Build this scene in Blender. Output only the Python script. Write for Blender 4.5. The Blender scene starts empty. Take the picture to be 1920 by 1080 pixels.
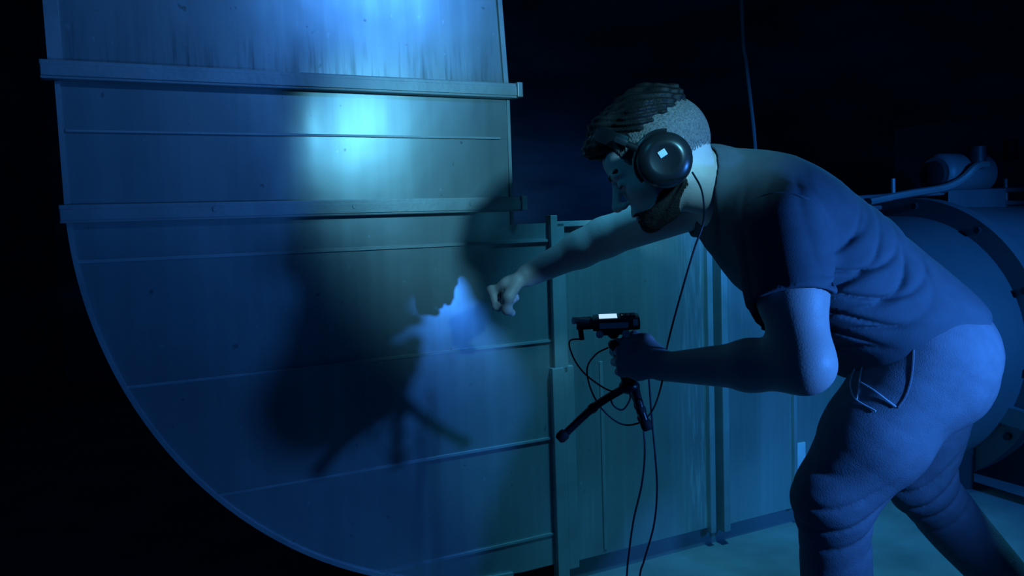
import bpy, bmesh, math, random
import numpy as np
from mathutils import Vector, Matrix

sc = bpy.context.scene
COL = sc.collection
random.seed(4)

# ------------------------------------------------------------------ camera
FPX = 1500.0
CAM = np.array([0.0, 0.0, 1.08])
_p, _r = math.radians(-4.6), math.radians(2.0)
fwd = np.array([0, math.cos(_p), math.sin(_p)])
_r0 = np.array([1.0, 0, 0]); _u0 = np.cross(_r0, fwd)
right = math.cos(_r) * _r0 - math.sin(_r) * _u0
upv = math.cos(_r) * _u0 + math.sin(_r) * _r0
cd = bpy.data.cameras.new('camera'); cam = bpy.data.objects.new('camera', cd); COL.objects.link(cam)
cd.sensor_width = 36; cd.lens = 36 * FPX / 1920; cd.clip_start = 0.02
cam.matrix_world = Matrix(((right[0], upv[0], -fwd[0], CAM[0]), (right[1], upv[1], -fwd[1], CAM[1]),
                           (right[2], upv[2], -fwd[2], CAM[2]), (0, 0, 0, 1)))
sc.camera = cam

# ------------------------------------------------------------------ world, lights, exposure
w = bpy.data.worlds.new('world'); sc.world = w; w.use_nodes = True
w.node_tree.nodes['Background'].inputs[0].default_value = (0.0, 0.22, 1.0, 1)
w.node_tree.nodes['Background'].inputs[1].default_value = 0.07
sc.view_settings.view_transform = 'Standard'; sc.view_settings.look = 'None'
sc.view_settings.exposure = 0.0; sc.view_settings.gamma = 1.0; sc.view_settings.use_curve_mapping = False

def spot(name, loc, target, energy, color, size, cone, blend):
    l = bpy.data.lights.new(name, 'SPOT'); o = bpy.data.objects.new(name, l); COL.objects.link(o)
    l.energy = energy; l.color = color; l.shadow_soft_size = size; l.spot_size = math.radians(cone); l.spot_blend = blend
    o.location = loc
    o.rotation_euler = (Vector(target) - Vector(loc)).to_track_quat('-Z', 'Y').to_euler()
    return o
BLUE_L = (1.15, 1.00, 0.925)
spot('blue_lamp', BLUE_L, (-0.10, 2.0, 0.66), 38, (0.04, 0.25, 1.0), 0.030, 108, 0.8)
spot('blue_motor_fill', (2.75, 0.75, 1.5), (1.70, 2.6, 0.75), 150, (0.02, 0.24, 1.0), 0.06, 50, 0.6)  # added fill to brighten the motor side, no such source known
spot('blue_duct_fill', (2.3, -0.5, 2.9), (-0.55, 1.97, 1.93), 160, (0.07, 0.32, 1.0), 0.15, 27, 0.95)  # added fill that lifts the upper duct and left plates, not a known lamp
spot('teal_key_lamp', (0.64, 0.76, 1.545), (0.03, 2.27, 1.24), 50, (0.15, 0.60, 0.90), 0.045, 45, 0.75)
spot('teal_face_fill', (-0.35, 1.05, 1.75), (0.20, 1.60, 1.20), 3.4, (0.03, 0.48, 0.90), 0.05, 22, 0.8)  # added fill on the face, in place of bounce from the plates
spot('teal_back_lamp', (0.78, 1.74, 2.3), (0.68, 2.22, 0.85), 98, (0.06, 0.54, 0.96), 0.07, 56, 0.5)

# ------------------------------------------------------------------ small helpers
def at(px, py, Y):
    d = fwd + right * ((px - 960) / FPX) + upv * ((540 - py) / FPX)
    return CAM + d * (Y / d[1])
def unit(v):
    v = np.asarray(v, float); return v / np.linalg.norm(v)

def nodemat(name, color, rough=0.5, metal=0.0, var=0.0, scale=5.0, bump=0.0, bscale=60.0, stretch=(1, 1, 1), spec=0.5):
    m = bpy.data.materials.new(name); m.use_nodes = True
    nt = m.node_tree; N = nt.nodes; L = nt.links; b = N['Principled BSDF']
    b.inputs['Roughness'].default_value = rough; b.inputs['Metallic'].default_value = metal
    b.inputs['Specular IOR Level'].default_value = spec
    tc = N.new('ShaderNodeTexCoord'); mp = N.new('ShaderNodeMapping'); mp.inputs['Scale'].default_value = stretch
    L.new(tc.outputs['Object'], mp.inputs[0])
    nz = N.new('ShaderNodeTexNoise'); nz.inputs['Scale'].default_value = scale; nz.inputs['Detail'].default_value = 6
    L.new(mp.outputs[0], nz.inputs[0])
    cr = N.new('ShaderNodeValToRGB')
    lo = [c * (1 - var) for c in color]; hi = [min(1, c * (1 + var)) for c in color]
    cr.color_ramp.elements[0].position = 0.3; cr.color_ramp.elements[0].color = (*lo, 1)
    cr.color_ramp.elements[1].position = 0.7; cr.color_ramp.elements[1].color = (*hi, 1)
    L.new(nz.outputs['Fac'], cr.inputs[0]); L.new(cr.outputs[0], b.inputs['Base Color'])
    if bump:
        n2 = N.new('ShaderNodeTexNoise'); n2.inputs['Scale'].default_value = bscale; n2.inputs['Detail'].default_value = 4
        L.new(mp.outputs[0], n2.inputs[0])
        bp = N.new('ShaderNodeBump'); bp.inputs['Strength'].default_value = bump; bp.inputs['Distance'].default_value = 0.004
        L.new(n2.outputs['Fac'], bp.inputs['Height']); L.new(bp.outputs[0], b.inputs['Normal'])
    return m

def galvanised():
    """sheet metal: cloudy grey, drip streaks, scratches, specks"""
    m = nodemat('galvanised_sheet', (0.42, 0.46, 0.46), 0.42, 0.5, 0.10, 2.2)
    nt = m.node_tree; N = nt.nodes; L = nt.links; b = N['Principled BSDF']
    base = b.inputs['Base Color'].links[0].from_socket
    tc = N['Texture Coordinate']
    def noise(sc_, scale, det, p0, p1, c0, c1):
        mp = N.new('ShaderNodeMapping'); mp.inputs['Scale'].default_value = sc_; L.new(tc.outputs['Object'], mp.inputs[0])
        nz = N.new('ShaderNodeTexNoise'); nz.inputs['Scale'].default_value = scale; nz.inputs['Detail'].default_value = det
        L.new(mp.outputs[0], nz.inputs[0])
        cr = N.new('ShaderNodeValToRGB'); cr.color_ramp.elements[0].position = p0; cr.color_ramp.elements[1].position = p1
        cr.color_ramp.elements[0].color = (c0, c0, c0, 1); cr.color_ramp.elements[1].color = (c1, c1, c1, 1)
        L.new(nz.outputs['Fac'], cr.inputs[0]); return cr.outputs[0], nz
    st, _ = noise((30, 1, 1.1), 1.0, 5, 0.42, 0.72, 0.94, 1.04)
    sm, _ = noise((1.6, 1, 1.6), 1.3, 3, 0.35, 0.62, 0.88, 1.06)
    sp, _ = noise((1, 1, 1), 42, 1, 0.74, 0.78, 0.0, 0.10)
    dk, _ = noise((1, 1, 1), 34, 2, 0.25, 0.29, 0.6, 1.0)
    cur = base
    for s in (st, sm, dk):
        mx = N.new('ShaderNodeMix'); mx.data_type = 'RGBA'; mx.blend_type = 'MULTIPLY'; mx.inputs[0].default_value = 1
        L.new(cur, mx.inputs[6]); L.new(s, mx.inputs[7]); cur = mx.outputs[2]
    mx = N.new('ShaderNodeMix'); mx.data_type = 'RGBA'; mx.blend_type = 'ADD'; mx.inputs[0].default_value = 1
    L.new(cur, mx.inputs[6]); L.new(sp, mx.inputs[7]); L.new(mx.outputs[2], b.inputs['Base Color'])
    rr, _ = noise((9, 1, 1.5), 1.2, 5, 0.3, 0.75, 0.26, 0.34); L.new(rr, b.inputs['Roughness'])
    mp = N.new('ShaderNodeMapping'); mp.inputs['Scale'].default_value = (1, 1, 1); L.new(tc.outputs['Object'], mp.inputs[0])
    nz = N.new('ShaderNodeTexNoise'); nz.inputs['Scale'].default_value = 5; L.new(mp.outputs[0], nz.inputs[0])
    bp = N.new('ShaderNodeBump'); bp.inputs['Strength'].default_value = 0.12; bp.inputs['Distance'].default_value = 0.01
    L.new(nz.outputs['Fac'], bp.inputs['Height']); L.new(bp.outputs[0], b.inputs['Normal'])
    return m

def streaked(name, color, axis='X', a=0.38, b_=0.47, c=0.52, d=0.535, dark=False):
    """sheet with heavy vertical mineral runs"""
    m = galvanised(); m.name = name
    nt = m.node_tree; N = nt.nodes; L = nt.links; b = N['Principled BSDF']
    cur = b.inputs['Base Color'].links[0].from_socket
    tc = N['Texture Coordinate']
    mp = N.new('ShaderNodeMapping'); mp.inputs['Scale'].default_value = (34, 1, 2.2); L.new(tc.outputs['Object'], mp.inputs[0])
    nz = N.new('ShaderNodeTexNoise'); nz.inputs['Scale'].default_value = 1.3; nz.inputs['Detail'].default_value = 7
    L.new(mp.outputs[0], nz.inputs[0])
    cr = N.new('ShaderNodeValToRGB'); cr.color_ramp.elements[0].position = 0.52; cr.color_ramp.elements[1].position = 0.70
    cr.color_ramp.elements[0].color = (0, 0, 0, 1); cr.color_ramp.elements[1].color = (0.6, 0.6, 0.6, 1)
    L.new(nz.outputs['Fac'], cr.inputs[0])
    fac = N.new('ShaderNodeMath'); fac.operation = 'MULTIPLY'; L.new(cr.outputs[0], fac.inputs[0]); fac.inputs[1].default_value = 0.35
    mx = N.new('ShaderNodeMix'); mx.data_type = 'RGBA'; L.new(fac.outputs[0], mx.inputs[0]); L.new(cur, mx.inputs[6])
    mx.inputs[7].default_value = (*color, 1)
    # a band of heavier runs or drips
    sep = N.new('ShaderNodeSeparateXYZ'); L.new(tc.outputs['Object'], sep.inputs[0])
    wn = N.new('ShaderNodeTexNoise'); wn.inputs['Scale'].default_value = 1.0; mpw = N.new('ShaderNodeMapping'); mpw.inputs['Scale'].default_value = (26, 1, .6)
    L.new(tc.outputs['Object'], mpw.inputs[0]); L.new(mpw.outputs[0], wn.inputs[0])
    mr = N.new('ShaderNodeValToRGB'); e = mr.color_ramp.elements
    e[0].position = a % 1; e[0].color = (0, 0, 0, 1); e[1].position = b_ % 1; e[1].color = (1, 1, 1, 1)
    e2 = e.new(c % 1); e2.color = (1, 1, 1, 1); e3 = e.new(d % 1); e3.color = (0, 0, 0, 1)
    src = sep.outputs[axis]
    if axis == 'Z':
        sub = N.new('ShaderNodeMath'); sub.operation = 'SUBTRACT'; L.new(src, sub.inputs[0]); sub.inputs[1].default_value = 1.0
        wm = N.new('ShaderNodeMath'); wm.operation = 'MULTIPLY_ADD'; L.new(wn.outputs['Fac'], wm.inputs[0]); wm.inputs[1].default_value = -0.30; L.new(sub.outputs[0], wm.inputs[2]); src = wm.outputs[0]
    L.new(src, mr.inputs[0])
    n3 = N.new('ShaderNodeTexNoise'); mp3 = N.new('ShaderNodeMapping'); mp3.inputs['Scale'].default_value = (90, 1, 7); n3.inputs['Scale'].default_value = 1; n3.inputs['Detail'].default_value = 5
    L.new(tc.outputs['Object'], mp3.inputs[0]); L.new(mp3.outputs[0], n3.inputs[0])
    c3 = N.new('ShaderNodeValToRGB'); c3.color_ramp.elements[0].position = .48; c3.color_ramp.elements[1].position = .68; L.new(n3.outputs['Fac'], c3.inputs[0])
    f2 = N.new('ShaderNodeMath'); f2.operation = 'MULTIPLY'; L.new(c3.outputs[0], f2.inputs[0]); L.new(mr.outputs[0], f2.inputs[1])
    f3 = N.new('ShaderNodeMath'); f3.operation = 'MULTIPLY'; L.new(f2.outputs[0], f3.inputs[0]); f3.inputs[1].default_value = 0.6
    m2 = N.new('ShaderNodeMix'); m2.data_type = 'RGBA'; L.new(f3.outputs[0], m2.inputs[0]); L.new(mx.outputs[2], m2.inputs[6])
    m2.inputs[7].default_value = (.10, .11, .11, 1) if dark else (.85, .90, .86, 1)
    L.new(m2.outputs[2], b.inputs['Base Color'])
    return m

M = {}
M['sheet'] = galvanised()
M['streak'] = streaked('streaked_sheet', (0.66, 0.72, 0.66))
M['drip'] = streaked('drip_stained_sheet', (0.66, 0.72, 0.66), 'Z', .20, .27, .31, .42, True)
M['bar'] = nodemat('flange_steel', (0.40, 0.44, 0.44), 0.45, 0.35, 0.15, 9, 0.1, 80)
M['rim'] = nodemat('rim_steel', (0.10, 0.11, 0.12), 0.6, 0.3, 0.2, 6)
M['floor'] = nodemat('concrete_floor', (0.25, 0.265, 0.26), 0.75, 0, 0.30, 3.5, 0.5, 30)
M['wall'] = nodemat('dark_masonry', (0.24, 0.25, 0.27), 0.9, 0, 0.45, 1.3, 0.8, 14, (1, 1, 3))
M['ceil'] = nodemat('ceiling_concrete', (0.10, 0.10, 0.10), 0.9, 0, 0.2, 2)
M['skin'] = nodemat('skin', (0.60, 0.48, 0.46), 0.5, 0, 0.05, 30, 0.15, 300)
M['hair'] = nodemat('hair', (0.012, 0.010, 0.010), 0.6, 0, 0.3, 60, 0.3, 300, (1, 1, 1), spec=0.25)
M['beard'] = nodemat('beard_hair', (0.035, 0.028, 0.027), 0.8, 0, 0.3, 220, 0.4, 600, spec=0.1)
M['stubble'] = nodemat('clipped_hair', (0.17, 0.145, 0.14), 0.7, 0, 0.35, 260, 0.3, 700, spec=0.2)
M['shirt'] = nodemat('tshirt_cotton', (0.11, 0.13, 0.155), 0.9, 0, 0.08, 30, 0.2, 500, spec=0.2)
M['pants'] = nodemat('sweatpants_fleece', (0.22, 0.22, 0.25), 0.95, 0, 0.10, 40, 0.35, 420, spec=0.2)
M['shoe'] = nodemat('shoe_canvas', (0.05, 0.05, 0.055), 0.8, 0, 0.1, 20)
M['sole'] = nodemat('shoe_sole', (0.4, 0.4, 0.4), 0.7)
M['black'] = nodemat('black_plastic', (0.016, 0.017, 0.02), 0.3, 0, 0.1, 20)
M['matte'] = nodemat('black_foam', (0.012, 0.012, 0.014), 0.75, 0, 0.1, 20)
M['silver'] = nodemat('silver_trim', (0.6, 0.64, 0.65), 0.35, 0.3, 0.05, 20)
M['logo'] = nodemat('cup_logo', (0.75, 0.78, 0.78), 0.5)
M['cable'] = nodemat('cable_rubber', (0.02, 0.02, 0.03), 0.45)
M['cord'] = nodemat('white_cord', (0.75, 0.75, 0.75), 0.8)
M['motor'] = nodemat('motor_paint', (0.22, 0.25, 0.27), 0.5, 0.1, 0.12, 4, 0.1, 30)
M['mdark'] = nodemat('motor_dark', (0.06, 0.07, 0.08), 0.5, 0.3, 0.15, 8)
M['pale'] = nodemat('pale_paper', (0.75, 0.78, 0.8), 0.7, 0, 0.08, 30)
M['ledrefl'] = nodemat('bright_fitting', (0.85, 0.88, 0.9), 0.25, 0.8)

def emis(name, col, s):
    m = bpy.data.materials.new(name); m.use_nodes = True; b = m.node_tree.nodes['Principled BSDF']
    b.inputs['Base Color'].default_value = (0.02, 0.02, 0.02, 1)
    b.inputs['Emission Color'].default_value = (*col, 1); b.inputs['Emission Strength'].default_value = s
    return m
M['screen'] = emis('lit_screen', (0.45, 0.72, 0.95), 1.1)

def tag(o, label=None, cat=None, group=None, kind=None):
    if label: o['label'] = label
    if cat: o['category'] = cat
    if group: o['group'] = group
    if kind: o['kind'] = kind
    return o
def empty(name, loc=(0, 0, 0)):
    o = bpy.data.objects.new(name, None); o.location = loc; o.empty_display_size = 0.1; COL.objects.link(o); return o
def link(name, me, mat, parent=None, mw=None):
    o = bpy.data.objects.new(name, me); COL.objects.link(o)
    if mat is not None: me.materials.append(mat)
    mw = mw or Matrix.Identity(4)
    if parent is not None:
        o.parent = parent
        o.matrix_parent_inverse = Matrix.Identity(4)
        par = parent; pm = Matrix.Identity(4); chain = []
        while par is not None: chain.append(par); par = par.parent
        for q in reversed(chain): pm = pm @ q.matrix_basis
        o.matrix_basis = pm.inverted() @ mw
    else:
        o.matrix_basis = mw
    return o

class MB:
    """mesh builder in a frame given at build time"""
    def __init__(s): s.bm = bmesh.new(); s.smooth = False
    def box(s, lo, hi, bev=0.0):
        r = bmesh.ops.create_cube(s.bm, size=1); vs = r['verts']
        c = [(a + b) / 2 for a, b in zip(lo, hi)]; d = [max(1e-5, b - a) for a, b in zip(lo, hi)]
        for v in vs: v.co = Vector([c[i] + v.co[i] * d[i] for i in range(3)])
        if bev:
            es = list({e for v in vs for e in v.link_edges})
            bmesh.ops.bevel(s.bm, geom=es, offset=bev, segments=2, affect='EDGES', profile=0.7)
        return s
    def lathe(s, p0, axis, prof, seg=48, ref=None, sx=1.0):
        """prof: list of (along, radius) around axis from p0"""
        a = Vector(axis).normalized(); r = Vector(ref) if ref is not None else (Vector((0, 0, 1)) if abs(a.z) < .9 else Vector((1, 0, 0)))
        u = a.cross(r).normalized(); v = a.cross(u); p0 = Vector(p0); rings = []
        for t, rad in prof:
            if rad <= 1e-6: rings.append([s.bm.verts.new(p0 + a * t)])
            else: rings.append([s.bm.verts.new(p0 + a * t + (u * math.cos(2 * math.pi * i / seg) * sx + v * math.sin(2 * math.pi * i / seg)) * rad) for i in range(seg)])
        for A, B in zip(rings, rings[1:]):
            for i in range(seg):
                j = (i + 1) % seg
                if len(A) == 1 and len(B) == 1: continue
                if len(A) == 1: s.bm.faces.new((A[0], B[j], B[i]))
                elif len(B) == 1: s.bm.faces.new((A[i], A[j], B[0]))
                else: s.bm.faces.new((A[i], A[j], B[j], B[i]))
        return s
    def cyl(s, a, b, r, r2=None, seg=24):
        a = Vector(a); b = Vector(b); L = (b - a).length; r2 = r if r2 is None else r2
        return s.lathe(a, b - a, [(0, 0), (0, r), (L, r2), (L, 0)], seg)
    def ball(s, c, r, sc_=(1, 1, 1)):
        q = bmesh.ops.create_uvsphere(s.bm, u_segments=20, v_segments=12, radius=r)
        for v in q['verts']: v.co = Vector([c[i] + v.co[i] * sc_[i] for i in range(3)])
        return s
    def tube(s, pts, r, seg=8, closed=False):
        pts = catmull(pts); n = len(pts); prev = None; rings = []
        for i, p in enumerate(pts):
            t = (pts[min(i + 1, n - 1)] - pts[max(i - 1, 0)]).normalized()
            if prev is None:
                prev = t.cross(Vector((0, 0, 1)) if abs(t.z) < .9 else Vector((1, 0, 0))).normalized()
            u = (prev - t * prev.dot(t)).normalized(); prev = u; v = t.cross(u)
            rings.append([s.bm.verts.new(p + (u * math.cos(2 * math.pi * k / seg) + v * math.sin(2 * math.pi * k / seg)) * r) for k in range(seg)])
        for A, B in zip(rings, rings[1:]):
            for k in range(seg): s.bm.faces.new((A[k], A[(k + 1) % seg], B[(k + 1) % seg], B[k]))
        s.bm.faces.new(rings[0][::-1]); s.bm.faces.new(rings[-1])
        return s
    def prism(s, poly, y0, y1):
        """poly in (x,z), extruded along y"""
        A = [s.bm.verts.new((x, y0, z)) for x, z in poly]; B = [s.bm.verts.new((x, y1, z)) for x, z in poly]
        s.bm.faces.new(A); s.bm.faces.new(B[::-1]); n = len(poly)
        for i in range(n): s.bm.faces.new((A[i], B[i], B[(i + 1) % n], A[(i + 1) % n]))
        return s
    def build(s, name, mat, parent=None, mw=None, smooth=False, ang=40):
        bmesh.ops.recalc_face_normals(s.bm, faces=s.bm.faces[:])
        me = bpy.data.meshes.new(name); s.bm.to_mesh(me); s.bm.free()
        if smooth:
            me.polygons.foreach_set('use_smooth', [True] * len(me.polygons))
            try: me.set_sharp_from_angle(angle=math.radians(ang))
            except Exception: pass
        return link(name, me, mat, parent, mw)

def catmull(pts, step=8):
    P = [Vector(p) for p in pts]
    if len(P) < 3: return P
    out = []
    Q = [P[0] * 2 - P[1]] + P + [P[-1] * 2 - P[-2]]
    for i in range(1, len(Q) - 2):
        a, b, c, d = Q[i - 1:i + 3]
        for k in range(step):
            t = k / step
            out.append(0.5 * ((2 * b) + (c - a) * t + (2 * a - 5 * b + 4 * c - d) * t * t + (3 * b - a - 3 * c + d) * t ** 3))
    out.append(P[-1]); return out

# ------------------------------------------------------------------ room
def plane_box(name, lo, hi, mat):
    o = MB().box(lo, hi).build(name, mat); tag(o, kind='structure'); return o
plane_box('floor', (-3.6, -2.6, -0.1), (5.6, 6.2, 0.0), M['floor'])
plane_box('ceiling', (-3.6, -2.6, 3.3), (5.6, 6.2, 3.4), M['ceil'])
plane_box('wall_back', (-3.6, 6.0, 0.0), (5.6, 6.2, 3.3), M['wall'])
plane_box('wall_left', (-3.6, -2.6, 0.0), (-3.4, 6.0, 3.3), M['wall'])
plane_box('wall_right', (5.4, -2.6, 0.0), (5.6, 6.0, 3.3), M['wall'])

# ------------------------------------------------------------------ fan casing (local x along the plate, y into it, z up)
P0 = np.array([.155, 2.32, 0.0]); U = unit([.897, .443, 0]); NB = np.array([-U[1], U[0], 0.0])
FM = Matrix(((U[0], NB[0], 0, P0[0]), (U[1], NB[1], 0, P0[1]), (0, 0, 1, 0), (0, 0, 0, 1)))
def fp(u, z, y=0.0): return P0 + U * u + NB * y + np.array([0, 0, z])

casing = empty('fan_casing', P0); casing.matrix_basis = FM
tag(casing, 'huge rounded sheet metal fan casing with ribbed side plates that the man raps on', 'fan casing')
Cx, Cz, R = -0.167, 1.163, 1.090
def arc(R_, a0, a1, n): return [(Cx + R_ * math.cos(math.radians(a0 + (a1 - a0) * i / n)), Cz + R_ * math.sin(math.radians(a0 + (a1 - a0) * i / n))) for i in range(n + 1)]
def arcx(z, R_=R):
    if z > Cz: return Cx - R_
    return Cx - math.sqrt(max(0, R_ * R_ - (z - Cz) ** 2))
EDGE = -0.165
seams = [1.455, 1.314, 1.145, 1.027, 0.737, 0.451, 0.165, 0.073]
def panel_poly(z1, z0, xr):
    n = 12; left = [(arcx(z1 + (z0 - z1) * i / n), z1 + (z0 - z1) * i / n) for i in range(n + 1)]
    return left + [(xr, z0), (xr, z1)]
for i in range(len(seams) - 1):
    z1, z0 = seams[i], seams[i + 1]
    xr = EDGE if z0 > 1.05 else -0.035
    off = 0.0015 * (i % 2)
    if i == 3 - 0 and False: pass
    if z1 > 1.1 and z0 < 1.05:      # the panel that steps out to the right
        pl = panel_poly(z1, z0, EDGE); pl = pl[:-2] + [(-0.035, z0), (-0.035, 1.078), (EDGE, 1.078), (EDGE, z1)]
    else: pl = panel_poly(z1, z0, xr)
    MB().prism(pl, off, 0.02).build('side_plate', M['sheet'], casing, FM)
# lap seams between plates
def bead(u0, u1, z, h=0.006, t=0.005):
    MB().prism([(u0, z + h), (u1, z + h), (u1, z - h * .3), (u0, z - h * .3)], -t, 0.001).build('lap_seam', M['bar'], casing, FM)
bead(arcx(1.314) + .012, EDGE - .03, 1.314, 0.004, 0.006)
bead(arcx(1.027) + .005, -0.04, 1.027, 0.006, 0.006)
for z in (0.737, 0.451, 0.165): bead(arcx(z) + .005, -0.04, z, 0.005, 0.004)
# angle-iron flanges
for z, a, b in ((1.458, -1.283, -0.150), (1.150, -1.268, -0.148)):
    m = MB().box((a, -0.030, z - 0.036), (b, 0.0, z + 0.004), 0.003); m.box((a + .002, -0.034, z - 0.030), (b - .002, -0.027, z - 0.006), 0.001)
    f = m.build('flange_bar', M['bar'], casing, FM)
    MB().box((b - 0.004, -0.040, z - 0.034), (b + 0.012, 0.01, z + 0.006), 0.003).build('end_lug', M['bar'], f, FM)
# upper duct going to the ceiling
def trap(zl, zr, yo): pass
zt = 3.29
MB().prism([(-1.256, 1.459), (-1.262, zt), (-0.255, zt), (EDGE, 1.459)], 0.004, 0.9).build('upper_duct', M['drip'], casing, FM)
MB().prism([(-1.268, 1.459), (-1.274, zt), (-1.246, zt), (-1.240, 1.459)], -0.006, 0.004).build('edge_strip', M['bar'], casing, FM)
MB().prism([(EDGE - .012, 1.459), (-0.265, zt), (-0.255, zt), (EDGE + .002, 1.459)], -0.004, 0.004).build('edge_strip', M['bar'], casing, FM)
MB().box((EDGE - .006, -0.004, 1.078), (EDGE + .003, 0.004, 1.42)).build('edge_strip', M['bar'], casing, FM)
# scroll rim (curved wall behind the plate)
outer = [(arcx(1.455) , 1.455)] + [(x, z) for x, z in arc(R - .002, 180, 270, 60)] + [(-0.03, 0.073), (-0.03, 1.076), (EDGE, 1.076), (EDGE, 1.455)]
MB().prism(outer, 0.0205, 0.9).build('scroll_body', M['rim'], casing, FM)
rm = MB(); A = [(Cx - R - .001, 1.42)] + arc(R + .001, 180, 268, 90); B = [(Cx - R + .009, 1.42)] + arc(R - .009, 180, 268, 90)
rm.prism(A + B[::-1], -0.010, 0.9).build('scroll_rim', M['bar'], casing, FM)
# right-hand inlet box
MB().prism([(-0.034, 0.066), (0.535, 0.066), (0.535, 1.078), (-0.034, 1.078)], 0.0, 0.85).build('inlet_panel', M['streak'], casing, FM)
MB().prism([(0.575, 0.060), (1.20, 0.060), (1.20, 1.078), (0.575, 1.078)], 0.0, 0.85).build('inlet_panel', M['streak'], casing, FM)
MB().box((-0.034, -0.012, 1.066), (0.30, 0.02, 1.082), 0.002).build('top_edge', M['bar'], casing, FM)
MB().box((0.30, -0.012, 1.066), (1.20, 0.02, 1.082), 0.002).build('top_edge', M['bar'], casing, FM)
def post(u0, u1, z0, z1, t, lean=0.0): MB().box((u0, -t, z0), (u1, 0.012, z1), 0.003).build('stiffener_post', M['bar'], casing, FM)
post(-0.052, -0.030, 0.64, 1.10, 0.018); post(-0.030, -0.004, 0.64, 1.078, 0.012)
post(-0.062, -0.024, 0.03, 0.66, 0.020); post(-0.020, 0.014, 0.05, 0.66, 0.012)
post(0.512, 0.534, 0.05, 1.078, 0.016); post(0.556, 0.582, 0.05, 1.078, 0.030)
post(0.885, 0.900, 0.06, 1.078, 0.012)
post(0.108, 0.120, 0.08, 0.66, 0.004)
MB().box((0.534, 0.01, 0.06), (0.558, 0.03, 1.075)).build('dark_gap', M['rim'], casing, FM)
# base channel
MB().box((0.0, 0.02, 0.0), (1.25, 0.10, 0.064)).build('base_channel', M['motor'], casing, FM)
MB().box((-1.1, 0.12, 0.0), (-0.02, 0.30, 0.074)).build('base_channel', M['rim'], casing, FM)
MB().box((0.902, -0.004, 0.185), (0.945, 0.0, 0.285)).build('paper_label', M['pale'], casing, FM)
# bolts on the wide flange
for z in (1.155,):
    for u in (-0.95, -0.62, -0.30): MB().cyl((u, -0.036, z - .018), (u, -0.028, z - .018), 0.007, seg=8).build('bolt', M['bar'], casing, FM)

# ------------------------------------------------------------------ motor behind
mo = empty('electric_motor', (0, 0, 0)); mc = at(1700, 632, 3.3); mo.location = (mc[0], mc[1], 0)
tag(mo, 'large horizontal drum-shaped motor with a flanged end behind the man', 'motor')
Uv = Vector(U); mcv = Vector(mc)
MB().lathe(mcv, -Uv, [(0, 0), (0, .50), (.10, .505), (.26, .49), (.34, .45), (.36, .16), (.36, 0)], 64).build('end_bell', M['motor'], mo, smooth=True)
MB().lathe(mcv, Uv, [(-.02, .49), (-.02, .575), (.045, .575), (.045, .49)], 64).build('end_flange', M['motor'], mo, smooth=True)
MB().lathe(mcv, Uv, [(.04, 0), (.04, .53), (.9, .53), (1.5, .53), (1.5, 0)], 64).build('drum', M['motor'], mo, smooth=True)
for k in range(12):
    a = 2 * math.pi * k / 12 + .1; u2 = Vector(NB) * math.cos(a) + Vector((0, 0, 1)) * math.sin(a)
    c = mcv + u2 * .545 - Uv * .02
    MB().cyl(c - Uv * .016, c, .014, seg=6).build('bolt', M['mdark'], mo)
for dz in (0.2, 1.2):
    c = mcv + Uv * dz; b = MB()
    Q = Matrix(((U[0], NB[0], 0, c.x), (U[1], NB[1], 0, c.y), (0, 0, 1, 0), (0, 0, 0, 1)))
    b.prism([(-.05, 0.0), (.05, 0.0), (.05, .22), (-.05, .22)], -.42, .42).build('foot', M['mdark'], mo, Q)
for (p, q) in (((1790, 742, 2.95), (1960, 800, 2.75)), ((1835, 700, 3.1), (1990, 650, 3.3))):
    pass
sk = empty('steel_skid', (0, 0, 0)); s0 = at(1795, 748, 3.05); s1 = at(1990, 806, 2.75)
sk.location = (s0[0], s0[1], 0)
tag(sk, 'low steel beam sloping across the foreground of the drum motor', 'beam')
d = Vector(s1 - s0); ang = math.atan2(d.y, d.x)
Q = Matrix.Translation(Vector(s0)) @ d.to_track_quat('X', 'Z').to_matrix().to_4x4()
Ls = d.length
MB().box((-.10, -.03, -.035), (Ls, .03, .035), .004).build('beam', M['motor'], sk, Q)
for t in (0.02, Ls - .05):
    p = Vector(s0) + d.normalized() * t
    MB().box((p.x - .03, p.y - .03, 0), (p.x + .03, p.y + .03, p.z - .02)).build('leg', M['mdark'], sk)

# pipework on top of the motor
rail = empty('pipe_rail', (0, 0, 0)); r0 = at(1650, 372, 3.55); rail.location = (r0[0], r0[1], float(mc[2]) + .5)
tag(rail, 'thin double pipe rail with short stanchions on top of the drum motor', 'pipe rail')
def P(px, py, Y): return Vector(at(px, py, Y))
MB().tube([P(1600, 372, 3.35), P(1760, 362, 3.5), P(1990, 352, 3.75)], .011).build('pipe', M['motor'], rail, smooth=True)
MB().tube([P(1600, 392, 3.35), P(1760, 384, 3.5), P(1990, 378, 3.75)], .011).build('pipe', M['motor'], rail, smooth=True)
for px, Y in ((1675, 3.42), (1806, 3.55), (1886, 3.65)):
    MB().cyl(P(px, 405, Y), P(px - 1, 335, Y), .010).build('stanchion', M['bar'], rail, smooth=True)
MB().cyl(P(1806, 392, 3.54), P(1806, 381, 3.54), .016).build('bright_cap', M['ledrefl'], rail, smooth=True)
MB().box(tuple(P(1810, 420, 3.75)), tuple(P(1990, 388, 3.95))).build('plinth', M['mdark'], rail)
pm = empty('small_motor', (0, 0, 0)); c = P(1752, 326, 3.5); pm.location = c
tag(pm, 'small cylindrical pump motor perched above the big drum motor', 'motor')
MB().lathe(c, Uv, [(0, 0), (0, .070), (.015, .086), (.03, .088), (.30, .088), (.30, 0)], 32).build('housing', M['motor'], pm, smooth=True)
MB().lathe(c, -Uv, [(0, 0), (0, .055), (.012, .055), (.02, .02), (.02, 0)], 24).build('end_cover', M['mdark'], pm, smooth=True)
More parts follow.
